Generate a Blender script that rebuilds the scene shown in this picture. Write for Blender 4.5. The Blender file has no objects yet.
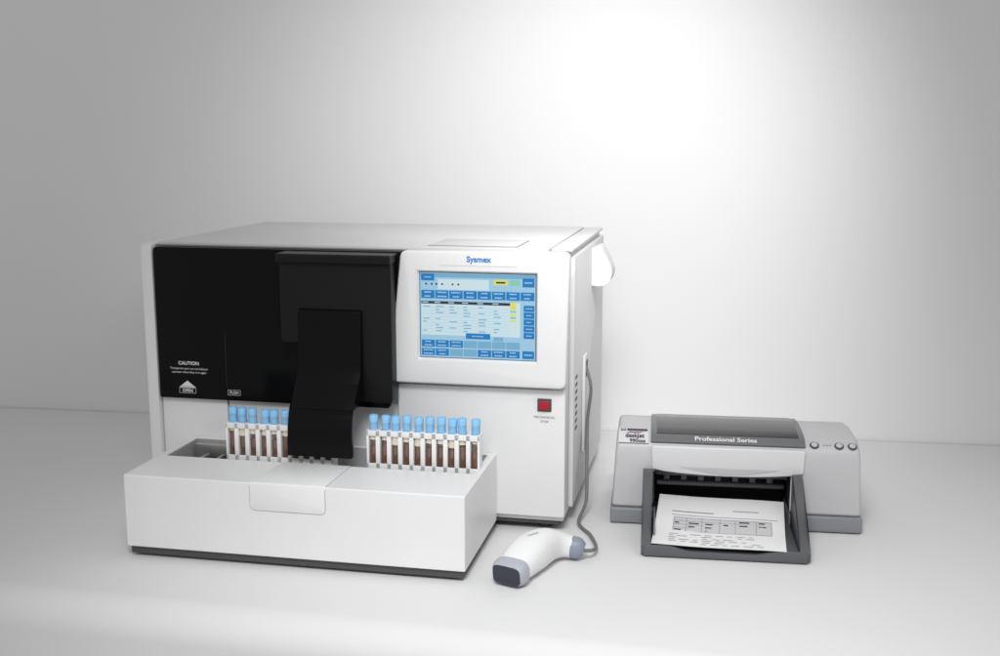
import bpy, bmesh, math, random
from mathutils import Vector, Matrix
random.seed(4)
C=bpy.context.scene.collection
# ------------------------------------------------------------------ materials
def mat(name,col,rough=.45,metal=0,spec=.5,bump=0,bscale=300,var=0,vscale=6,emit=None,estr=0,coat=0):
    m=bpy.data.materials.new(name); m.use_nodes=True
    nt=m.node_tree; b=nt.nodes["Principled BSDF"]
    b.inputs["Base Color"].default_value=(*col,1); b.inputs["Roughness"].default_value=rough
    b.inputs["Metallic"].default_value=metal; b.inputs["Specular IOR Level"].default_value=spec
    b.inputs["Coat Weight"].default_value=coat
    tc=nt.nodes.new("ShaderNodeTexCoord")
    if bump:
        n=nt.nodes.new("ShaderNodeTexNoise"); n.inputs["Scale"].default_value=bscale; n.inputs["Detail"].default_value=3
        nt.links.new(tc.outputs["Object"],n.inputs["Vector"])
        bp=nt.nodes.new("ShaderNodeBump"); bp.inputs["Strength"].default_value=bump; bp.inputs["Distance"].default_value=.001
        nt.links.new(n.outputs["Fac"],bp.inputs["Height"]); nt.links.new(bp.outputs["Normal"],b.inputs["Normal"])
    if var:
        n=nt.nodes.new("ShaderNodeTexNoise"); n.inputs["Scale"].default_value=vscale; n.inputs["Detail"].default_value=5
        nt.links.new(tc.outputs["Object"],n.inputs["Vector"])
        r=nt.nodes.new("ShaderNodeValToRGB")
        r.color_ramp.elements[0].position=.3; r.color_ramp.elements[1].position=.7
        r.color_ramp.elements[0].color=(*[c*(1-var) for c in col],1); r.color_ramp.elements[1].color=(*[min(1,c*(1+var)) for c in col],1)
        nt.links.new(n.outputs["Fac"],r.inputs["Fac"]); nt.links.new(r.outputs["Color"],b.inputs["Base Color"])
    if emit:
        b.inputs["Emission Color"].default_value=(*emit,1); b.inputs["Emission Strength"].default_value=estr
    return m
WHITE=mat("white_plastic",(.80,.80,.80),.42,bump=.12,bscale=900,var=.02,spec=.4)
WHITE2=mat("white_plastic_panel",(.67,.67,.675),.45,bump=.12,bscale=900,var=.02,spec=.4)
SEAM=mat("seam_dark",(.10,.10,.105),.7)
SEAM2=mat("seam_grey",(.30,.30,.305),.7)
BLACK=mat("black_gloss",(.004,.004,.0045),.2,spec=.12,bump=.02,bscale=60)
BLACK2=mat("black_satin",(.006,.006,.0065),.38,spec=.22,bump=.05,bscale=900)
INK=mat("white_ink",(.75,.75,.75),.6)
DARKINK=mat("dark_ink",(.05,.05,.06),.6)
BLUEINK=mat("blue_ink",(.02,.20,.60),.5)
REDINK=mat("red_ink",(.6,.03,.05),.5)
GREYINK=mat("grey_ink",(.4,.45,.52),.5)
METAL=mat("metal",(.5,.5,.5),.35,metal=.9)
CHAN=mat("channel_grey",(.42,.42,.43),.45)
RED=mat("red_button",(.42,.008,.03),.3)
BASE=mat("dark_base",(.07,.07,.075),.6)
CAP=mat("cap_blue",(.27,.57,.86),.45,spec=.4)
BLOOD=mat("blood",(.19,.075,.038),.35)
LABEL=mat("paper_label",(.74,.66,.55),.7)
RACK=mat("rack_white",(.84,.84,.84),.4)
PLG=mat("printer_grey",(.52,.52,.53),.42,bump=.15,bscale=900,var=.02)
PLG2=mat("printer_light_grey",(.66,.66,.67),.4,bump=.1,bscale=900,var=.02)
PBG=mat("printer_blue_grey",(.23,.24,.265),.45,bump=.1,bscale=900)
PDG=mat("printer_dark_grey",(.095,.097,.105),.4,bump=.12,bscale=900,var=.05)
PFR=mat("printer_cover_grey",(.15,.153,.16),.35,bump=.1,bscale=900)
PWIN=mat("printer_smoked_cover",(.035,.035,.039),.18,spec=.5)
PBK=mat("printer_inside",(.01,.01,.011),.5)
PAPER=mat("paper",(.84,.84,.84),.8)
SCW=mat("scanner_window",(.010,.013,.035),.12,coat=.5)
SCG=mat("scanner_grey",(.24,.27,.34),.45)
SCB=mat("scanner_bumper_grey",(.42,.44,.49),.45)
CABLE=mat("cable_grey",(.17,.17,.18),.5)
TABLE=mat("table_white_sheet",(.72,.72,.72),.75,spec=.2,bump=.15,bscale=400,var=.012,vscale=3)
WALL=mat("backdrop_paper",(.80,.80,.80),.9,spec=.1,var=.01,vscale=2)
def screenmat(n,c,s=.72):
    return mat(n,tuple(x*.22 for x in c),.25,emit=c,estr=s)
S_BG=screenmat("screen_background",(.34,.58,.76)); S_BL=screenmat("screen_blue",(.01,.20,.52)); S_WH=screenmat("screen_white",(.60,.76,.82))
S_DK=screenmat("screen_dark",(.02,.04,.07)); S_YE=screenmat("screen_yellow",(.75,.72,.12)); S_GR=screenmat("screen_green",(.25,.6,.4)); S_TX=screenmat("screen_text",(.50,.72,.88)); S_PL=screenmat("screen_pale_blue",(.18,.42,.62))
GL=bpy.data.materials.new("clear_plastic"); GL.use_nodes=True
nt=GL.node_tree; nt.nodes.clear()
o=nt.nodes.new("ShaderNodeOutputMaterial"); mx=nt.nodes.new("ShaderNodeMixShader"); tr=nt.nodes.new("ShaderNodeBsdfTransparent"); g=nt.nodes.new("ShaderNodeBsdfGlossy")
tr.inputs["Color"].default_value=(.92,.92,.92,1); g.inputs["Roughness"].default_value=.1; mx.inputs["Fac"].default_value=.12
nt.links.new(tr.outputs[0],mx.inputs[1]); nt.links.new(g.outputs[0],mx.inputs[2]); nt.links.new(mx.outputs[0],o.inputs["Surface"])
# ------------------------------------------------------------------ builder
class MB:
    def __init__(s,*mats): s.v=[];s.f=[];s.m=[];s.mats=list(mats)
    def mi(s,m):
        if m not in s.mats: s.mats.append(m)
        return s.mats.index(m)
    def addbm(s,bm,m):
        k=s.mi(m); off=len(s.v); bm.verts.index_update()
        s.v+=[v.co.copy() for v in bm.verts]
        for f in bm.faces: s.f.append([off+v.index for v in f.verts]); s.m.append(k)
        bm.free(); return s
    def raw(s,vs,fs,m):
        k=s.mi(m);off=len(s.v);s.v+=[Vector(v) for v in vs]
        for f in fs: s.f.append([off+i for i in f]); s.m.append(k)
        return s
    def box(s,x0,x1,y0,y1,z0,z1,m,bev=.002,seg=2):
        bm=bmesh.new(); bmesh.ops.create_cube(bm,size=1)
        for v in bm.verts: v.co=Vector(((x0+x1)/2+v.co.x*(x1-x0),(y0+y1)/2+v.co.y*(y1-y0),(z0+z1)/2+v.co.z*(z1-z0)))
        if bev: bmesh.ops.bevel(bm,geom=bm.edges[:],offset=bev,segments=seg,profile=.5,affect='EDGES',clamp_overlap=True)
        return s.addbm(bm,m)
    def prism(s,poly,ax,a0,a1,m,bev=.0015,seg=2,sharp=35):
        def P(p,a): return {'x':(a,p[0],p[1]),'y':(p[0],a,p[1]),'z':(p[0],p[1],a)}[ax]
        bm=bmesh.new(); n=len(poly)
        A=[bm.verts.new(P(p,a0)) for p in poly]; B=[bm.verts.new(P(p,a1)) for p in poly]
        bm.faces.new(A); bm.faces.new(B[::-1])
        for i in range(n): bm.faces.new((A[i],B[i],B[(i+1)%n],A[(i+1)%n]))
        bmesh.ops.recalc_face_normals(bm,faces=bm.faces[:])
        if bev:
            es=[e for e in bm.edges if len(e.link_faces)==2 and e.calc_face_angle(0)>math.radians(sharp)]
            bmesh.ops.bevel(bm,geom=es,offset=bev,segments=seg,profile=.5,affect='EDGES',clamp_overlap=True)
        return s.addbm(bm,m)
    def lathe(s,prof,o,m,seg=24,axis=(0,0,1)):
        q=Vector((0,0,1)).rotation_difference(Vector(axis)); o=Vector(o)
        vs=[];fs=[]
        for r,z in prof:
            for i in range(seg):
                t=2*math.pi*i/seg; vs.append(o+q@Vector((r*math.cos(t),r*math.sin(t),z)))
        for j in range(len(prof)-1):
            for i in range(seg):
                k=(i+1)%seg; fs.append((j*seg+i,j*seg+k,(j+1)*seg+k,(j+1)*seg+i))
        fs.append(tuple(range(seg))[::-1]); fs.append(tuple(range((len(prof)-1)*seg,len(prof)*seg)))
        return s.raw(vs,fs,m)
    def text(s,t,size,o,xd,yd,m,align='CENTER',bold=0,sx=1):
        cu=bpy.data.curves.new("t",'FONT'); cu.body=t; cu.size=size; cu.align_x=align; cu.align_y='CENTER'; cu.offset=bold; cu.resolution_u=3
        ob=bpy.data.objects.new("t",cu); C.objects.link(ob)
        me=bpy.data.meshes.new_from_object(ob.evaluated_get(bpy.context.evaluated_depsgraph_get()))
        o=Vector(o);xd=Vector(xd).normalized();yd=Vector(yd).normalized()
        vs=[o+xd*v.co.x*sx+yd*v.co.y for v in me.vertices]; s.raw(vs,[tuple(p.vertices) for p in me.polygons],m)
        bpy.data.objects.remove(ob); bpy.data.curves.remove(cu); bpy.data.meshes.remove(me); return s
    def mesh(s,name):
        me=bpy.data.meshes.new(name); me.from_pydata([tuple(v) for v in s.v],[],s.f)
        for m in s.mats: me.materials.append(m)
        for p,k in zip(me.polygons,s.m): p.material_index=k; p.use_smooth=True
        me.update(); me.set_sharp_from_angle(angle=math.radians(38)); return me
    def obj(s,name,parent=None,label=None,bevel=0,cut=None):
        me=s.mesh(name); ob=bpy.data.objects.new(name,me); C.objects.link(ob)
        if cut:
            cm=cut.mesh("c"); co=bpy.data.objects.new("c",cm); C.objects.link(co)
            md=ob.modifiers.new("b",'BOOLEAN'); md.object=co; md.operation='DIFFERENCE'; md.solver='EXACT'; md.use_self=True
            dg=bpy.context.evaluated_depsgraph_get()
            nm=bpy.data.meshes.new_from_object(ob.evaluated_get(dg)); ob.modifiers.clear(); ob.data=nm; nm.name=name
            bpy.data.objects.remove(co); nm.set_sharp_from_angle(angle=math.radians(38))
        if bevel:
            b=ob.modifiers.new("edge_round",'BEVEL'); b.width=bevel; b.segments=3; b.limit_method='ANGLE'; b.angle_limit=math.radians(40); b.harden_normals=True
        if parent: ob.parent=parent
        if label: ob["label"]=label
        return ob
def thing(name,loc,rz,label,cat,group=None):
    e=bpy.data.objects.new(name,None); e.location=loc; e.rotation_euler=(0,0,rz); e.empty_display_size=.05; C.objects.link(e)
    e["label"]=label; e["category"]=cat
    if group: e["group"]=group
    return e
def rpoly(pts,r,n=4):
    out=[]; N=len(pts)
    for i in range(N):
        p=Vector(pts[i]);a=(Vector(pts[i-1])-p).normalized();b=(Vector(pts[(i+1)%N])-p).normalized()
        rr=r[i] if isinstance(r,(list,tuple)) else r
        if rr<=0: out.append(tuple(p)); continue
        for k in range(n+1):
            t=k/n; q=(1-t)**2*(p+a*rr)+2*t*(1-t)*p+t*t*(p+b*rr); out.append(tuple(q))
    return out
def smooth(pts,n=8):
    P=[Vector(p) for p in pts]; P=[2*P[0]-P[1]]+P+[2*P[-1]-P[-2]]; out=[]
    for i in range(1,len(P)-2):
        for k in range(n):
            t=k/n; a,b,c,d=P[i-1:i+3]
            out.append(.5*((2*b)+(c-a)*t+(2*a-5*b+4*c-d)*t*t+(3*b-a-3*c+d)*t**3))
    out.append(P[-2]); return out
def loft(mb,pts,m,seg=16,n=6,power=2.0):
    base=[Vector(p[:3]) for p in pts]; ctr=smooth(base,n)
    rr=smooth([(p[3],p[4],0) for p in pts],n)
    vs=[];fs=[]
    for i,c in enumerate(ctr):
        t=(ctr[min(i+1,len(ctr)-1)]-ctr[max(i-1,0)]).normalized()
        sd=t.cross(Vector((0,0,1))); sd=sd.normalized() if sd.length>.05 else Vector((1,0,0)); up=sd.cross(t)
        for k in range(seg):
            a=2*math.pi*k/seg; ca,sa=math.cos(a),math.sin(a)
            e=2/power
            vs.append(c+sd*rr[i][0]*math.copysign(abs(ca)**e,ca)+up*rr[i][1]*math.copysign(abs(sa)**e,sa))
    L=len(ctr)
    for j in range(L-1):
        for k in range(seg):
            q=(k+1)%seg; fs.append((j*seg+k,j*seg+q,(j+1)*seg+q,(j+1)*seg+k))
    fs.append(tuple(range(seg))[::-1]); fs.append(tuple(range((L-1)*seg,L*seg)))
    mb.raw(vs,fs,m); return mb
# ------------------------------------------------------------------ setting
def yb(x): return 2.53-.149*x
def yf(x): return 1.44-.227*x
mb=MB(); xs=[-3+.25*i for i in range(25)]; prof=[]
for x in xs:
    r=.05
    row=[(x,yb(x),-.04),(x,yb(x),0)]+[(x,yb(x)+(yf(x)-yb(x))*k/8,0) for k in range(1,9)]
    for k in range(1,11):
        a=math.pi/2*k/10; row.append((x,yf(x)-r*math.sin(a),-r+r*math.cos(a)))
    for k in range(1,5): row.append((x,yf(x)-r-.002*k,-r-.2*k))
    prof.append(row)
n=len(prof[0]); vs=[p for r in prof for p in r]
fs=[(i*n+j,i*n+j+1,(i+1)*n+j+1,(i+1)*n+j) for i in range(len(prof)-1) for j in range(n-1)]
mb.raw(vs,fs,TABLE); t=mb.obj("table"); t["kind"]="structure"
mb=MB(); vs=[]
for i,x in enumerate([-4,4]):
    y=yb(x)+.004
    vs+= [(x,y,-1),(x,y,3.2)]
mb.raw(vs,[(0,1,3,2)],WALL); w=mb.obj("wall"); w["kind"]="structure"
# ------------------------------------------------------------------ analyzer
YAW=.2005
A=thing("blood_analyzer",(.1112,1.8175,0),-YAW,"large white laboratory analyzer with black front cover and touch screen","laboratory analyzer")
W,D,H=.76,.4916,.484
mb=MB()
mb.box(-W+.022,-.003,.004,D,.02,H-.003,WHITE2,.003)
A_c=mb.obj("cabinet",A)
mb=MB(); mb.prism(rpoly([(-.012,.018),(-.012,H+.002),(D,H+.002),(D,.018)],[.006,.012,.012,.006]),'x',-W,-W+.0215,WHITE,.003); mb.obj("left_side_panel",A)
mb=MB(); mb.prism(rpoly([(.05,.03),(.05,H-.012),(D,H-.012),(D,.03)],.006),'x',-.0029,.006,WHITE2,.002)
for k in range(8): mb.box(.0062,.0068,.070,.092,.165+k*.013,.170+k*.013,SEAM,0)
mb.box(.0062,.012,.16,.20,.10,.28,WHITE2,.002)
mb.box(.012,.0125,.168,.192,.24,.27,SEAM,0)
mb.obj("right_side_panel",A)
mb=MB(); mb.box(-.738,-.004,.004,D-.002,H-.0025,H-.0005,SEAM2,0)
mb.box(-W+.0235,-.035,.008,D-.004,H-.002,H+.004,WHITE2,.0015); mb.box(-.032,.004,.03,D-.004,H-.002,H+.003,WHITE2,.0015)
mb.box(-.245,-.09,.03,.15,H+.0041,H+.0048,SEAM,0); mb.box(-.2442,-.0908,.0308,.1492,H+.0042,H+.0056,WHITE2,.0004)
mb.obj("top_cover",A)
mb=MB(); mb.prism(rpoly([(-.292,.03),(-.292,.252),(-.001,.252),(-.001,.03)],.004),'y',-.005,.01,WHITE,.0015)
mb.obj("front_panel",A)
mb=MB(); mb.box(-.608,-.294,-.001,.0035,.03,.215,WHITE2,.001); mb.box(-.736,-.611,-.003,.0035,.03,.207,WHITE,.001)
mb.obj("rear_tray_panel",A)
mb=MB(); mb.box(-W+.01,-.008,.01,D-.01,.012,.021,BASE,.001); mb.obj("base_plate",A)
for i,(x,y) in enumerate([(-.04,.04),(-.72,.04),(-.04,D-.05),(-.72,D-.05)]):
    mb=MB(); mb.lathe([(.012,0),(.013,.002),(.011,.0125)],(x,y,0),BASE); mb.obj("foot",A)
mb=MB(); mb.prism(rpoly([(-.7355,.209),(-.7355,H-.003),(-.281,H-.003),(-.306,.209)],[.004,.008,.003,.004]),'y',-.013,.003,BLACK,.0015)
yy=-.0133
mb.text("CAUTION",.0088,(-.677,yy,.2735),(1,0,0),(0,0,1),INK,bold=.0002)
mb.text("Transparent part can not balance",.0054,(-.677,yy,.264),(1,0,0),(0,0,1),INK)
mb.text("operator when they is in again",.0054,(-.677,yy,.2573),(1,0,0),(0,0,1),INK)
mb.raw([(-.694,yy,.232),(-.668,yy,.232),(-.681,yy,.242)],[(0,1,2)],INK)
mb.box(-.696,-.666,yy,-.0128,.2295,.2315,INK,0)
def outline(mb,x0,x1,z0,z1,y,m,t=.0005):
    for a in ((x0,x1,z0,z0+t),(x0,x1,z1-t,z1),(x0,x0+t,z0,z1),(x1-t,x1,z0,z1)):
        mb.raw([(a[0],y,a[2]),(a[1],y,a[2]),(a[1],y,a[3]),(a[0],y,a[3])],[(0,1,2,3)],m)
outline(mb,-.697,-.665,.219,.2285,yy,INK); mb.text("OPEN",.0078,(-.681,yy-.0001,.2236),(1,0,0),(0,0,1),INK,bold=.0002)
outline(mb,-.604,-.580,.219,.2285,yy,INK); mb.text("PUSH",.0072,(-.592,yy-.0001,.2236),(1,0,0),(0,0,1),INK,bold=.0001)
mb.box(-.6053,-.6050,-.0136,-.0125,.232,.33,BASE,0)
mb.obj("front_cover",A,label="glossy black front cover with white caution lettering")
T=MB()
T.prism(rpoly([(-.484,.326),(-.484,.470),(-.288,.470),(-.288,.228),(-.397,.228),(-.397,.326)],[.006,.01,.01,.006,.003,.003]),'y',-.052,-.0135,BLACK2,.004,3)
T.prism(rpoly([(-.486,.464),(-.486,.479),(-.286,.479),(-.286,.464)],.003),'y',-.062,-.0135,BLACK2,.003,3)
tw=T.obj("sampling_unit",A,label="black sampling tower reaching over the tube tray")
N=MB()
N.prism(rpoly([(-.053,.386),(-.0605,.384),(-.066,.28),(-.094,.248),(-.120,.205),(-.124,.1490),(-.112,.1490),(-.111,.226),(-.02,.232),(-.053,.262)],[0,.003,.02,.03,.02,0,0,0,0,0]),'x',-.449,-.338,BLACK,.0015,3)
N.obj("sampling_arm",tw)
bz=[(-.303,.2585),(-.279,.4845),(.007,.4865),(.002,.2585)]
mb=MB(WHITE,SEAM); mb.prism(rpoly(bz,[.010,.012,.014,.012],6),'y',-.024,.0,WHITE,.004,3)
cut=MB(WHITE,SEAM)
x0,x1,z0,z1=-.248,-.049,.303,.449
e=.006
cut.raw([(x0-e,-.030,z0-e),(x1+e,-.030,z0-e),(x1+e,-.030,z1+e),(x0-e,-.030,z1+e),(x0,-.0165,z0),(x1,-.0165,z0),(x1,-.0165,z1),(x0,-.0165,z1)],
        [(0,1,2,3),(7,6,5,4),(0,4,5,1),(1,5,6,2),(2,6,7,3),(3,7,4,0)],WHITE)
bzo=mb.obj("display_bezel",A,cut=cut)
lg=MB(); lg.text("Sysmex",.0135,(-.1445,-.0244,.4718),(1,0,0),(0,0,1),BLUEINK,bold=.0004)
lg.raw([(-.21,-.0243,.4608),(-.08,-.0243,.4608),(-.08,-.0243,.4613),(-.21,-.0243,.4613)],[(0,1,2,3)],GREYINK)
lg.obj("logo",bzo)
sc=MB(); sw,sh=x1-x0,z1-z0; ys=-.0172
sc.raw([(x0-.001,-.0169,z0-.001),(x1+.001,-.0169,z0-.001),(x1+.001,-.0169,z1+.001),(x0-.001,-.0169,z1+.001)],[(0,1,2,3)],SEAM)
sc.raw([(x0+.0012,ys,z0+.0012),(x1-.0012,ys,z0+.0012),(x1-.0012,ys,z1-.0012),(x0+.0012,ys,z1-.0012)],[(0,1,2,3)],S_BG)
def R(u0,v0,u1,v1,m,l=1):
    y=ys-.00015*l
    a,b=x0+sw*u0,x0+sw*u1; c,d=z1-sh*v1,z1-sh*v0
    sc.raw([(a,y,c),(b,y,c),(b,y,d),(a,y,d)],[(0,1,2,3)],m)
def btn(u0,v0,u1,v1,m=None,lines=2):
    R(u0,v0,u1,v1,m or S_BL,2)
    h=(v1-v0)
    for i in range(lines):
        vv=v0+h*(i+.5)/lines; w=(u1-u0)*random.uniform(.45,.7); uc=(u0+u1)/2; x=uc-w/2
        while x<uc+w/2-.004:
            l=random.uniform(.005,.012); R(x,vv-h*.08,min(x+l,uc+w/2),vv+h*.07,S_TX if m is None else S_PL,3); x+=l+.004
R(.01,.015,.99,.06,S_PL,1)
btn(.015,.02,.13,.10,lines=1); btn(.885,.05,.985,.15,lines=1); R(.64,.075,.76,.135,S_YE,2); R(.66,.095,.74,.115,S_DK,3); R(.78,.075,.86,.135,S_GR,2)
R(.16,.08,.60,.20,S_WH,1)
for u in (.05,.10,.14,.19,.28,.33): R(u,.128,u+.016,.148,S_DK,3)
for i in range(8): btn(.015+i*.122,.21,.130+i*.122,.305)
R(.015,.33,.865,.73,S_WH,1); R(.015,.335,.83,.368,S_DK,2)
for u in (.025,.13,.25,.37,.50,.63): R(u,.345,u+.05,.356,S_TX,3)
for k in range(9):
    v=.40+k*.035
    R(.02,v+.012,.77,v+.0150,S_BG,2)
    for u in (.03,.14,.26,.38,.51,.64):
        if random.random()<.75: R(u,v-.007,u+random.uniform(.03,.07),v+.004,S_PL,3)
    if k<5: R(.78,v-.012,.83,v+.010,S_YE if k%2==0 else S_GR,3)
R(.78,.33,.83,.40,S_YE,3)
for k in range(5): btn(.895,.36+k*.078,.985,.43+k*.078,lines=1)
btn(.40,.70,.61,.765,lines=1); R(.64,.735,.72,.78,S_PL,2)
for r in range(2):
    for i in range(7):
        m=None if (i,r) in ((0,0),(0,1),(1,0),(1,1),(2,0),(4,1),(5,1),(6,1)) else S_PL
        btn(.015+i*.122,.79+r*.1,.130+i*.122,.872+r*.1,m)
btn(.885,.885,.985,.975,lines=1)
sc.obj("touch_screen",bzo,label="lit blue and white touch screen full of buttons")
mb=MB(); mb.box(-.048,-.024,-.0075,-.004,.2155,.2375,BASE,.001); so=mb.obj("stop_switch",A)
mb=MB(); mb.box(-.0445,-.0275,-.0115,-.0078,.219,.234,RED,.001); mb.obj("push_button",so)
mb=MB(); mb.text("MECHANICAL",.0058,(-.036,-.0053,.205),(1,0,0),(0,0,1),DARKINK); mb.text("STOP",.0058,(-.036,-.0053,.1975),(1,0,0),(0,0,1),DARKINK); mb.obj("switch_lettering",A)
mb=MB()
mb.prism(rpoly([(.004,.392),(.004,.462),(.020,.470),(.034,.446),(.046,.420),(.040,.398),(.024,.390)],[.002,.002,.008,.01,.012,.01,.008]),'y',.29,.35,WHITE2,.008,4)
mb.obj("scanner_holder",A)
TX0,TX1,TD,TZ=-.6806,-.1182,-.2438,.138
mb=MB(WHITE,CHAN)
mb.prism([(TD,.018),(TD,TZ),(-.006,TZ),(-.006,.018)],'x',TX0,TX1,WHITE,0)
cut=MB(WHITE,CHAN); cut.box(TX0+.016,TX1-.014,-.128,-.016,.098,.2,CHAN,0)
cut.box(TX0+.03,TX0+.16,-.120,-.02,.092,.11,CHAN,0)
tr=mb.obj("sampler_tray",A,cut=cut,bevel=.005)
mb=MB(); mb.box(TX0+.004,TX1-.004,TD+.006,-.008,.005,.0175,BASE,.001); mb.obj("tray_base",tr)
mb=MB()
fl=rpoly([(-.464,.094),(-.464,TZ-.001),(-.340,TZ-.001),(-.340,.094)],[.008,.0,0,.008],4)
mb.prism(fl,'y',TD-.0014,TD+.002,WHITE,.001); mb.prism([(-.464,TD+.002),(-.340,TD+.002),(-.337,-.131),(-.455,-.131)],'z',TZ-.001,TZ+.0014,WHITE,.0007)
mb.obj("tray_flap",tr)
mb=MB()
fl2=rpoly([(-.4647,.0933),(-.4647,TZ-.004),(-.3393,TZ-.004),(-.3393,.0933)],[.009,.0,0,.009],4)
mb.prism(fl2,'y',TD-.0003,TD+.002,SEAM2,0); mb.prism([(-.4647,TD+.004),(-.3393,TD+.004),(-.3363,-.131),(-.4557,-.131)],'z',TZ-.001,TZ+.0003,SEAM2,0); mb.obj("flap_seam",tr)
mb=MB(); mb.box(TX0+.022,TX0+.10,-.12,-.10,.1,.128,METAL,.001); mb.box(TX0+.022,TX0+.115,-.04,-.03,.1,.134,METAL,.001); mb.box(TX0+.04,TX0+.10,-.098,-.045,.0985,.112,BASE,.001)
mb.box(TX0+.05,TX0+.056,-.09,-.05,.11,.122,METAL,.001); mb.box(TX0+.08,TX0+.086,-.09,-.05,.11,.122,METAL,.001)
mb.obj("rack_feeder",tr)
# ------------------------------------------------------------------ racks and tubes
def L2W(x,y,z):
    c,s=math.cos(YAW),math.sin(YAW)
    return (.1112+x*c+y*s,1.8175-x*s+y*c,z)
pitch=.0191
rk=MB(); n=10; rw=pitch*n; zt_=.096
rk.box(0,rw,0,.022,0,.012,RACK,.001); rk.box(0,rw,.0205,.022,.012,zt_,RACK,.0003)
rk.box(0,rw,0,.0015,zt_-.010,zt_,RACK,.0004); rk.box(0,rw,0,.0015,.012,.040,RACK,.0004)
for i in range(n+1):
    w=.0036
    a=max(0,i*pitch-w); b=min(rw,i*pitch+w); rk.box(a,b,.0,.0205,.0125,zt_-.0005,RACK,.0006)
rkm=rk.mesh("rack_frame")
tb=MB(); tb.lathe([(.002,0),(.0045,.001),(.0062,.005),(.0064,.075)],(0,0,0),GL,14); glm=tb.mesh("glass_tube")
cp=MB()
pr=[(.0062,.066),(.0070,.066),(.0071,.082),(.0075,.0825),(.0075,.092),(.0066,.0935),(.004,.0935),(.0035,.091),(.0,.091)]
cp.lathe(pr,(0,0,0),CAP,20); cpm=cp.mesh("cap")
bls=[]
for hgt in (.046,.05,.042):
    b_=MB(); b_.lathe([(.0015,.0015),(.004,.002),(.0060,.006),(.0061,hgt)],(0,0,0),BLOOD,14); bls.append(b_.mesh("blood"))
lbs=[]
for lo in (.050,.046,.053):
    lb=MB(); lb.lathe([(.00665,lo),(.00665,.066)],(0,0,0),LABEL,14); lbs.append(lb.mesh("paper_label"))
for ri,(rx) in enumerate((-.566,-.3165)):
    rz0=.0995
    r=thing("tube_rack",L2W(rx,-.108,rz0),-YAW,"white plastic rack of ten blood tubes standing in the analyzer tray","tube rack","racks in the analyzer tray")
    o=bpy.data.objects.new("rack_frame",rkm); C.objects.link(o); o.parent=r
    for i in range(n):
        t=thing("blood_tube",L2W(rx+pitch*(i+.5),-.108+.0095,rz0+.0265+random.uniform(-.001,.0015)),-YAW+random.uniform(-.5,.5),"blood tube with light blue cap standing in a white rack","blood tube","blue-capped blood tubes in the racks")
        t.rotation_euler=(random.uniform(-.01,.01),random.uniform(-.03,.03),t.rotation_euler[2])
        for nm,me in (("glass_tube",glm),("cap",cpm),("blood",random.choice(bls)),("paper_label",random.choice(lbs))):
            o=bpy.data.objects.new(nm,me); C.objects.link(o); o.parent=t
# ------------------------------------------------------------------ barcode scanner
Sx,Sy=.07,1.70
S=thing("barcode_scanner",(Sx+.007,Sy-.006,0),0,"white handheld barcode scanner with grey cable lying on the table","barcode scanner")
def SL(x,y,z,a,b): return (x-Sx-.001,y-Sy-.002,z,a,b)
mb=MB()
loft(mb,[SL(.014,1.613,.021,.027,.019),SL(.025,1.635,.025,.030,.024),SL(.042,1.664,.029,.031,.028),SL(.064,1.692,.030,.026,.027),SL(.084,1.706,.027,.0205,.022),SL(.102,1.710,.023,.0172,.018),SL(.116,1.707,.020,.0155,.016),SL(.122,1.705,.019,.010,.011)],WHITE,24,6,2.5)
mb.obj("scanner_body",S)
mb=MB()
loft(mb,[SL(.0040,1.5955,.019,.0255,.0165),SL(.0085,1.603,.0205,.0285,.0195),SL(.0140,1.613,.0215,.0285,.0198)],SCB,24,3,3.4); wb=mb.obj("scanner_bumper",S)
mb=MB(); loft(mb,[SL(.0030,1.5938,.0195,.0232,.0148),SL(.0052,1.5975,.0198,.0235,.0150)],SCW,24,2,5); mb.obj("scanner_window",wb)
mb=MB(); loft(mb,[SL(.110,1.709,.021,.0170,.018),SL(.121,1.7055,.020,.0155,.0165),SL(.129,1.704,.018,.009,.010)],SCG,20,4,2.4); mb.obj("handle_end",S)
mb=MB(); mb.text("Symbol",.007,(.045-Sx,1.666-Sy,.0583),(.8,.6,0),(-.6,.8,0),DARKINK); mb.obj("scanner_lettering",S)
pts=[L2W(.012,.17,.26),L2W(.022,.165,.22),L2W(.016,.17,.16),L2W(.018,.15,.09),L2W(.024,.10,.03),(.138,1.86,.006),(.153,1.80,.005),(.158,1.741,.007),(.149,1.702,.015),(.132,1.693,.018)]
mb=MB(); loft(mb,[(p[0]-Sx-.007,p[1]-Sy+.006,p[2],.0030,.0030) for p in pts],CABLE,10,10)
mb.obj("scanner_cable",S)
# ------------------------------------------------------------------ printer
PY=math.radians(8)
P=thing("inkjet_printer",(.196,1.872,0),-PY,"grey desktop inkjet printer with dark smoked top cover and open tray","printer")
PW=.425
prof=[(0,.03),(0,.130),(.006,.147),(.022,.156),(.05,.160),(.12,.161),(.17,.154),(.185,.14),(.185,.03)]
mb=MB(PLG,PBK); mb.prism(prof,'x',.0,PW,PLG,0)
for v in mb.v:
    k=max(0,(v.z-.05))/.12
    v.x+= (.008*k if v.x<.2 else -.008*k)
AX0,AX1=.054,.322
cut=MB(PLG,PBK); cut.box(.074,.304,-.05,.13,.016,.099,PBK,0)
body=mb.obj("printer_body",P,cut=cut,bevel=.007)
def offs(p,d):
    out=[]
    for i in range(len(p)):
        a=Vector(p[max(i-1,0)]);b=Vector(p[min(i+1,len(p)-1)]);t=(b-a).normalized(); out.append((p[i][0]-t.y*d,p[i][1]+t.x*d))
    return out
top=[(.006,.147),(.022,.156),(.05,.160),(.12,.161),(.165,.155)]
q=offs(top,.0040)
mb=MB(); mb.prism([(.010,.144)]+q+[(.165,.150)],'x',.066,.328,PFR,.002)
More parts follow.
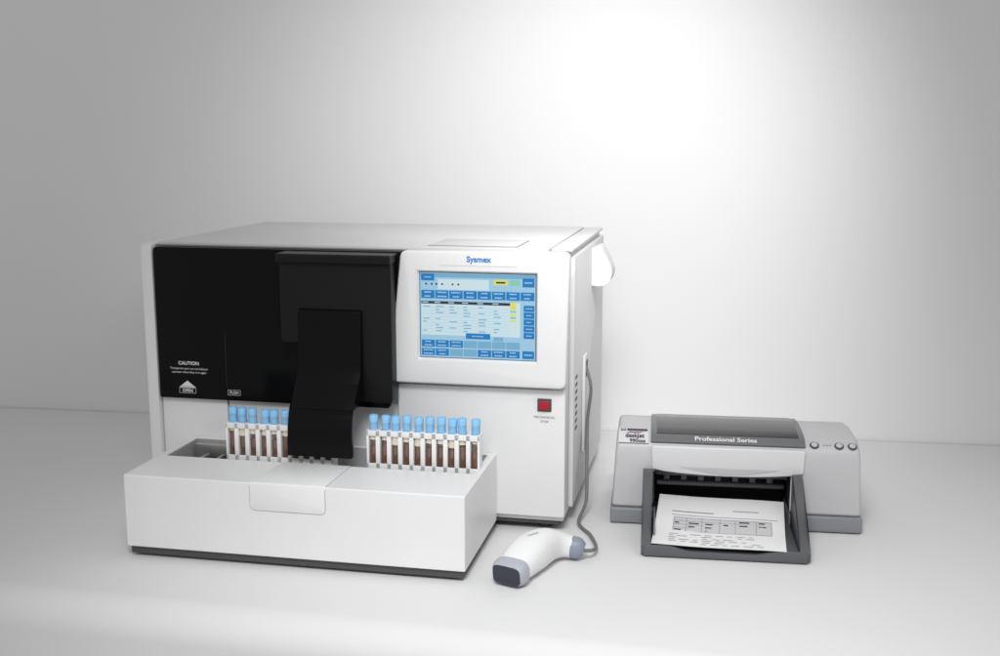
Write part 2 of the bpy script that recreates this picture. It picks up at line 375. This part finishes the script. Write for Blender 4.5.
ft=Vector((0,q[1][0]-q[0][0],q[1][1]-q[0][1])).normalized()
nr=Vector((0,-ft.z,ft.y)); 
pc=Vector((.194,(q[0][0]+q[1][0])/2,(q[0][1]+q[1][1])/2))+nr*.0006
cov=mb.obj("access_cover",P,label="dark smoked access cover with white lettering")
q2=offs(top[1:],.0048); q3=offs(top[1:],.0030)
mb=MB(); mb.prism(q2+q3[::-1],'x',.076,.318,PWIN,.0004); mb.obj("cover_window",cov)
mb=MB(); mb.text("Professional Series",.0140,pc,(1,0,0),ft,INK,bold=.0003); mb.obj("cover_lettering",cov)
hood=[(.067,.1455),(.327,.1455),(.325,.104)]
for i in range(1,12):
    u=i/12; hood.append((.325-.256*u,.104-.009*math.sin(math.pi*u)**.6))
hood.append((.069,.104))
mb=MB(); mb.prism(hood,'y',-.007,.004,PLG2,.003,3); hd=mb.obj("front_hood",P)
mb=MB()
g=[(.115,.1105),(.285,.1105)]+[(.285-.17*i/10,.1105-.012*math.sin(math.pi*i/10)) for i in range(1,10)]
mb.prism(g,'y',-.0085,-.006,PLG,.0008); mb.obj("hood_grip",hd)
mb=MB(); mb.box(-.002,.0735,-.003,.188,.002,.030,PBG,.004,3); mb.box(.3045,PW+.002,-.003,.188,.002,.030,PBG,.004,3); mb.box(.0735,.3045,.12,.188,.004,.030,PBG,.002); mb.obj("base_skirt",P)
def slope(x,t,d=.0006):
    p0,p1,p2=Vector((0,.006,.147)),Vector((0,.022,.156)),Vector((0,.05,.160))
    if t<=1: a,b,k=p0,p1,t
    else: a,b,k=p1,p2,(t-1)*(p1-p0).length/(p2-p1).length
    tt=(b-a).normalized(); nn=Vector((0,-tt.z,tt.y)); p=a+(b-a)*k+nn*d; return Vector((x,p.y,p.z))
tt=(Vector((0,.016,.009))).normalized(); t2=Vector((0,.028,.004)).normalized()
pl=MB()
def patch(xa,xb,ta,tb,m,d,sk=0):
    ts=[ta]+([1] if ta<1<tb else [])+[tb]
    for a,b in zip(ts[:-1],ts[1:]):
        ka=(a-ta)*sk; kb=(b-ta)*sk
        pl.raw([slope(xa+ka,a,d),slope(xb+ka,a,d),slope(xb+kb,b,d),slope(xa+kb,b,d)],[(0,1,2,3)],m)
patch(.010,.062,-.15,2.35,PLG2,.0016)
patch(.013,.022,1.75,2.25,DARKINK,.0021); pl.text("hp",.0085,slope(.0175,2.0,.0027),(1,0,0),t2,INK,bold=.0002,sx=.8)
patch(.024,.060,1.75,2.25,DARKINK,.0021)
patch(.026,.050,1.42,1.55,REDINK,.0021,.02); patch(.022,.046,1.22,1.34,BLUEINK,.0021,.02)
pl.text("deskjet",.0135,slope(.038,.74,.0034),(1,0,0),tt,DARKINK,bold=.0003,sx=.85); pl.text("990cse",.0115,slope(.043,.10,.0026),(1,0,0),tt,DARKINK,bold=.0003,sx=.85)
pl.obj("name_plate",P)
nrm=Vector((0,-tt.z,tt.y))
for x in (.343,.384,.406):
    bb=MB(); bb.lathe([(.0080,0),(.0076,.0015),(.0064,.0018)],slope(x,.45,0),BASE,20,nrm); bb.lathe([(.0054,.0015),(.0052,.003),(.0043,.0034)],slope(x,.45,0),PLG,20,nrm); bb.obj("control_button",P)
mb=MB()
for x in (.359,.364,.369): mb.lathe([(.0010,0),(.0008,.0012)],slope(x,.5,0),SEAM,8,nrm)
mb.obj("indicator_light",P)
mb=MB(); mb.box(.076,.302,.09,.128,.018,.097,PBK,.001)
for i in range(7): mb.box(.090+i*.030,.101+i*.030,.05,.092,.058,.080,PDG,.002)
mb.lathe([(.005,-.11),(.005,.11)],(.189,.05,.064),PDG,14,(1,0,0)); mb.box(.076,.302,.03,.05,.083,.097,PDG,.001)
mb.obj("paper_feed",P)
ap=[(-.004,.104),(-.018,.104),(-.045,.088),(-.09,.045),(-.145,.024),(-.152,.018),(-.152,.003),(-.004,.003)]
tr2=MB(); tr2.box(.058,.318,-.148,.10,.003,.010,PDG,.002)
trp=tr2.obj("paper_tray",P)
for (xa,xb) in ((AX0,AX0+.016),(AX1-.016,AX1)):
    mb=MB(); mb.prism(rpoly(ap,[.002,.012,.03,.03,.01,.004,.004,0]),'x',xa,xb,PDG,.003,3); mb.obj("tray_side_arm",trp)
mb=MB(); fr=[(.058,.002),(.058,.020),(.10,.020),(.13,.0125),(.24,.0125),(.27,.020),(.318,.020),(.318,.002)]
mb.prism(rpoly(fr,[.003,.003,.01,.01,.01,.01,.003,.003]),'y',-.155,-.146,PDG,.002); mb.obj("tray_front_lip",trp)
mb=MB(); mb.box(.0705,.3055,-.135,.06,.012,.016,PDG,.002); mb.box(.0735,.0765,-.11,-.0,.016,.034,PBG,.001); mb.obj("output_shelf",trp)
# paper
pp=thing("printed_paper",(.196,1.872,0),-PY,"white sheet printed with a results table lying in printer tray","paper")
mb=MB(); px0,px1=.081,.295
def pz(y,x=.2): return .0205+max(0,(y+.08))*.20+.0015*math.sin(x*30)*.5
nx,ny=12,10; vs=[];fs=[]
def pt(u,v,d=0):
    x=px0+(px1-px0)*u; y=-.151+.185*v-.010*(u-.5); x+=(v-.5)*.014-.004
    return (x,y,pz(y,x)+d)
for j in range(ny+1):
    for i in range(nx+1): vs.append(pt(i/nx,j/ny))
for j in range(ny):
    for i in range(nx): a=j*(nx+1)+i; fs.append((a,a+1,a+nx+2,a+nx+1))
mb.raw(vs,fs,PAPER)
def pr_(u0,v0,u1,v1,m=DARKINK,d=.0005):
    k=max(1,int((u1-u0)*12)); 
    for i in range(k):
        a=u0+(u1-u0)*i/k;b=u0+(u1-u0)*(i+1)/k
        mb.raw([pt(a,v0,d),pt(b,v0,d),pt(b,v1,d),pt(a,v1,d)],[(0,1,2,3)],m)
GI=mat("print_grey",(.30,.30,.31),.8)
PB=mat("print_pale",(.60,.60,.61),.8)
pr_(.12,.70,.45,.715,GI); pr_(.12,.64,.95,.648,GI)
pr_(.14,.36,.90,.60,PB,.0003)
for v in (.36,.42,.48,.54,.60): pr_(.14,v,.90,v+.006,GI,.0006)
for u in (.14,.24,.36,.5,.62,.78,.897): pr_(u,.36,u+.004,.606,GI,.0007)
for k in range(4):
    for u in (.15,.26,.39,.53,.65,.80):
        if random.random()<.8: pr_(u,.378+k*.06,u+random.uniform(.03,.08),.398+k*.06,DARKINK,.0009)
for k in range(6):
    v=.06+k*.045; x=.12
    while x<.80:
        l=random.uniform(.03,.08)
        if random.random()<.6: pr_(x,v,x+l,v+.010,GI)
        x+=l+.03
pr_(.6,.76,.8,.772,GI)
mb.obj("sheet",pp)
# ------------------------------------------------------------------ lights
def spot(n,loc,tgt,e,ang,rad,blend=1):
    sp=bpy.data.lights.new(n,'SPOT'); sp.energy=e; sp.spot_size=math.radians(ang); sp.spot_blend=blend; sp.shadow_soft_size=rad
    so=bpy.data.objects.new(n,sp); so.location=loc; so.rotation_euler=(Vector(tgt)-so.location).to_track_quat('-Z','Y').to_euler(); C.objects.link(so)
spot("key_lamp",(-.10,.35,1.5),(.10,1.42,0),112,64,.30)
spot("backdrop_spot",(.25,1.40,1.0),(.19,2.49,.57),42,84,.12)
spot("fill_lamp",(1.0,.9,1.7),(.45,1.75,0),11,60,.25)
wd=bpy.data.worlds.new("World"); bpy.context.scene.world=wd; wd.use_nodes=True
wd.node_tree.nodes["Background"].inputs[0].default_value=(1,1,1,1); wd.node_tree.nodes["Background"].inputs[1].default_value=.47
# ------------------------------------------------------------------ camera
cd=bpy.data.cameras.new("camera"); cam=bpy.data.objects.new("camera",cd); C.objects.link(cam)
cam.location=(0,0,.6718); cam.rotation_euler=(math.pi/2-.1707,0,0); cd.lens=39.98; cd.sensor_width=36; cd.clip_end=50; cd.clip_start=.05
bpy.context.scene.camera=cam
v=bpy.context.scene.view_settings; v.view_transform='Standard'; v.look='None'; v.exposure=0
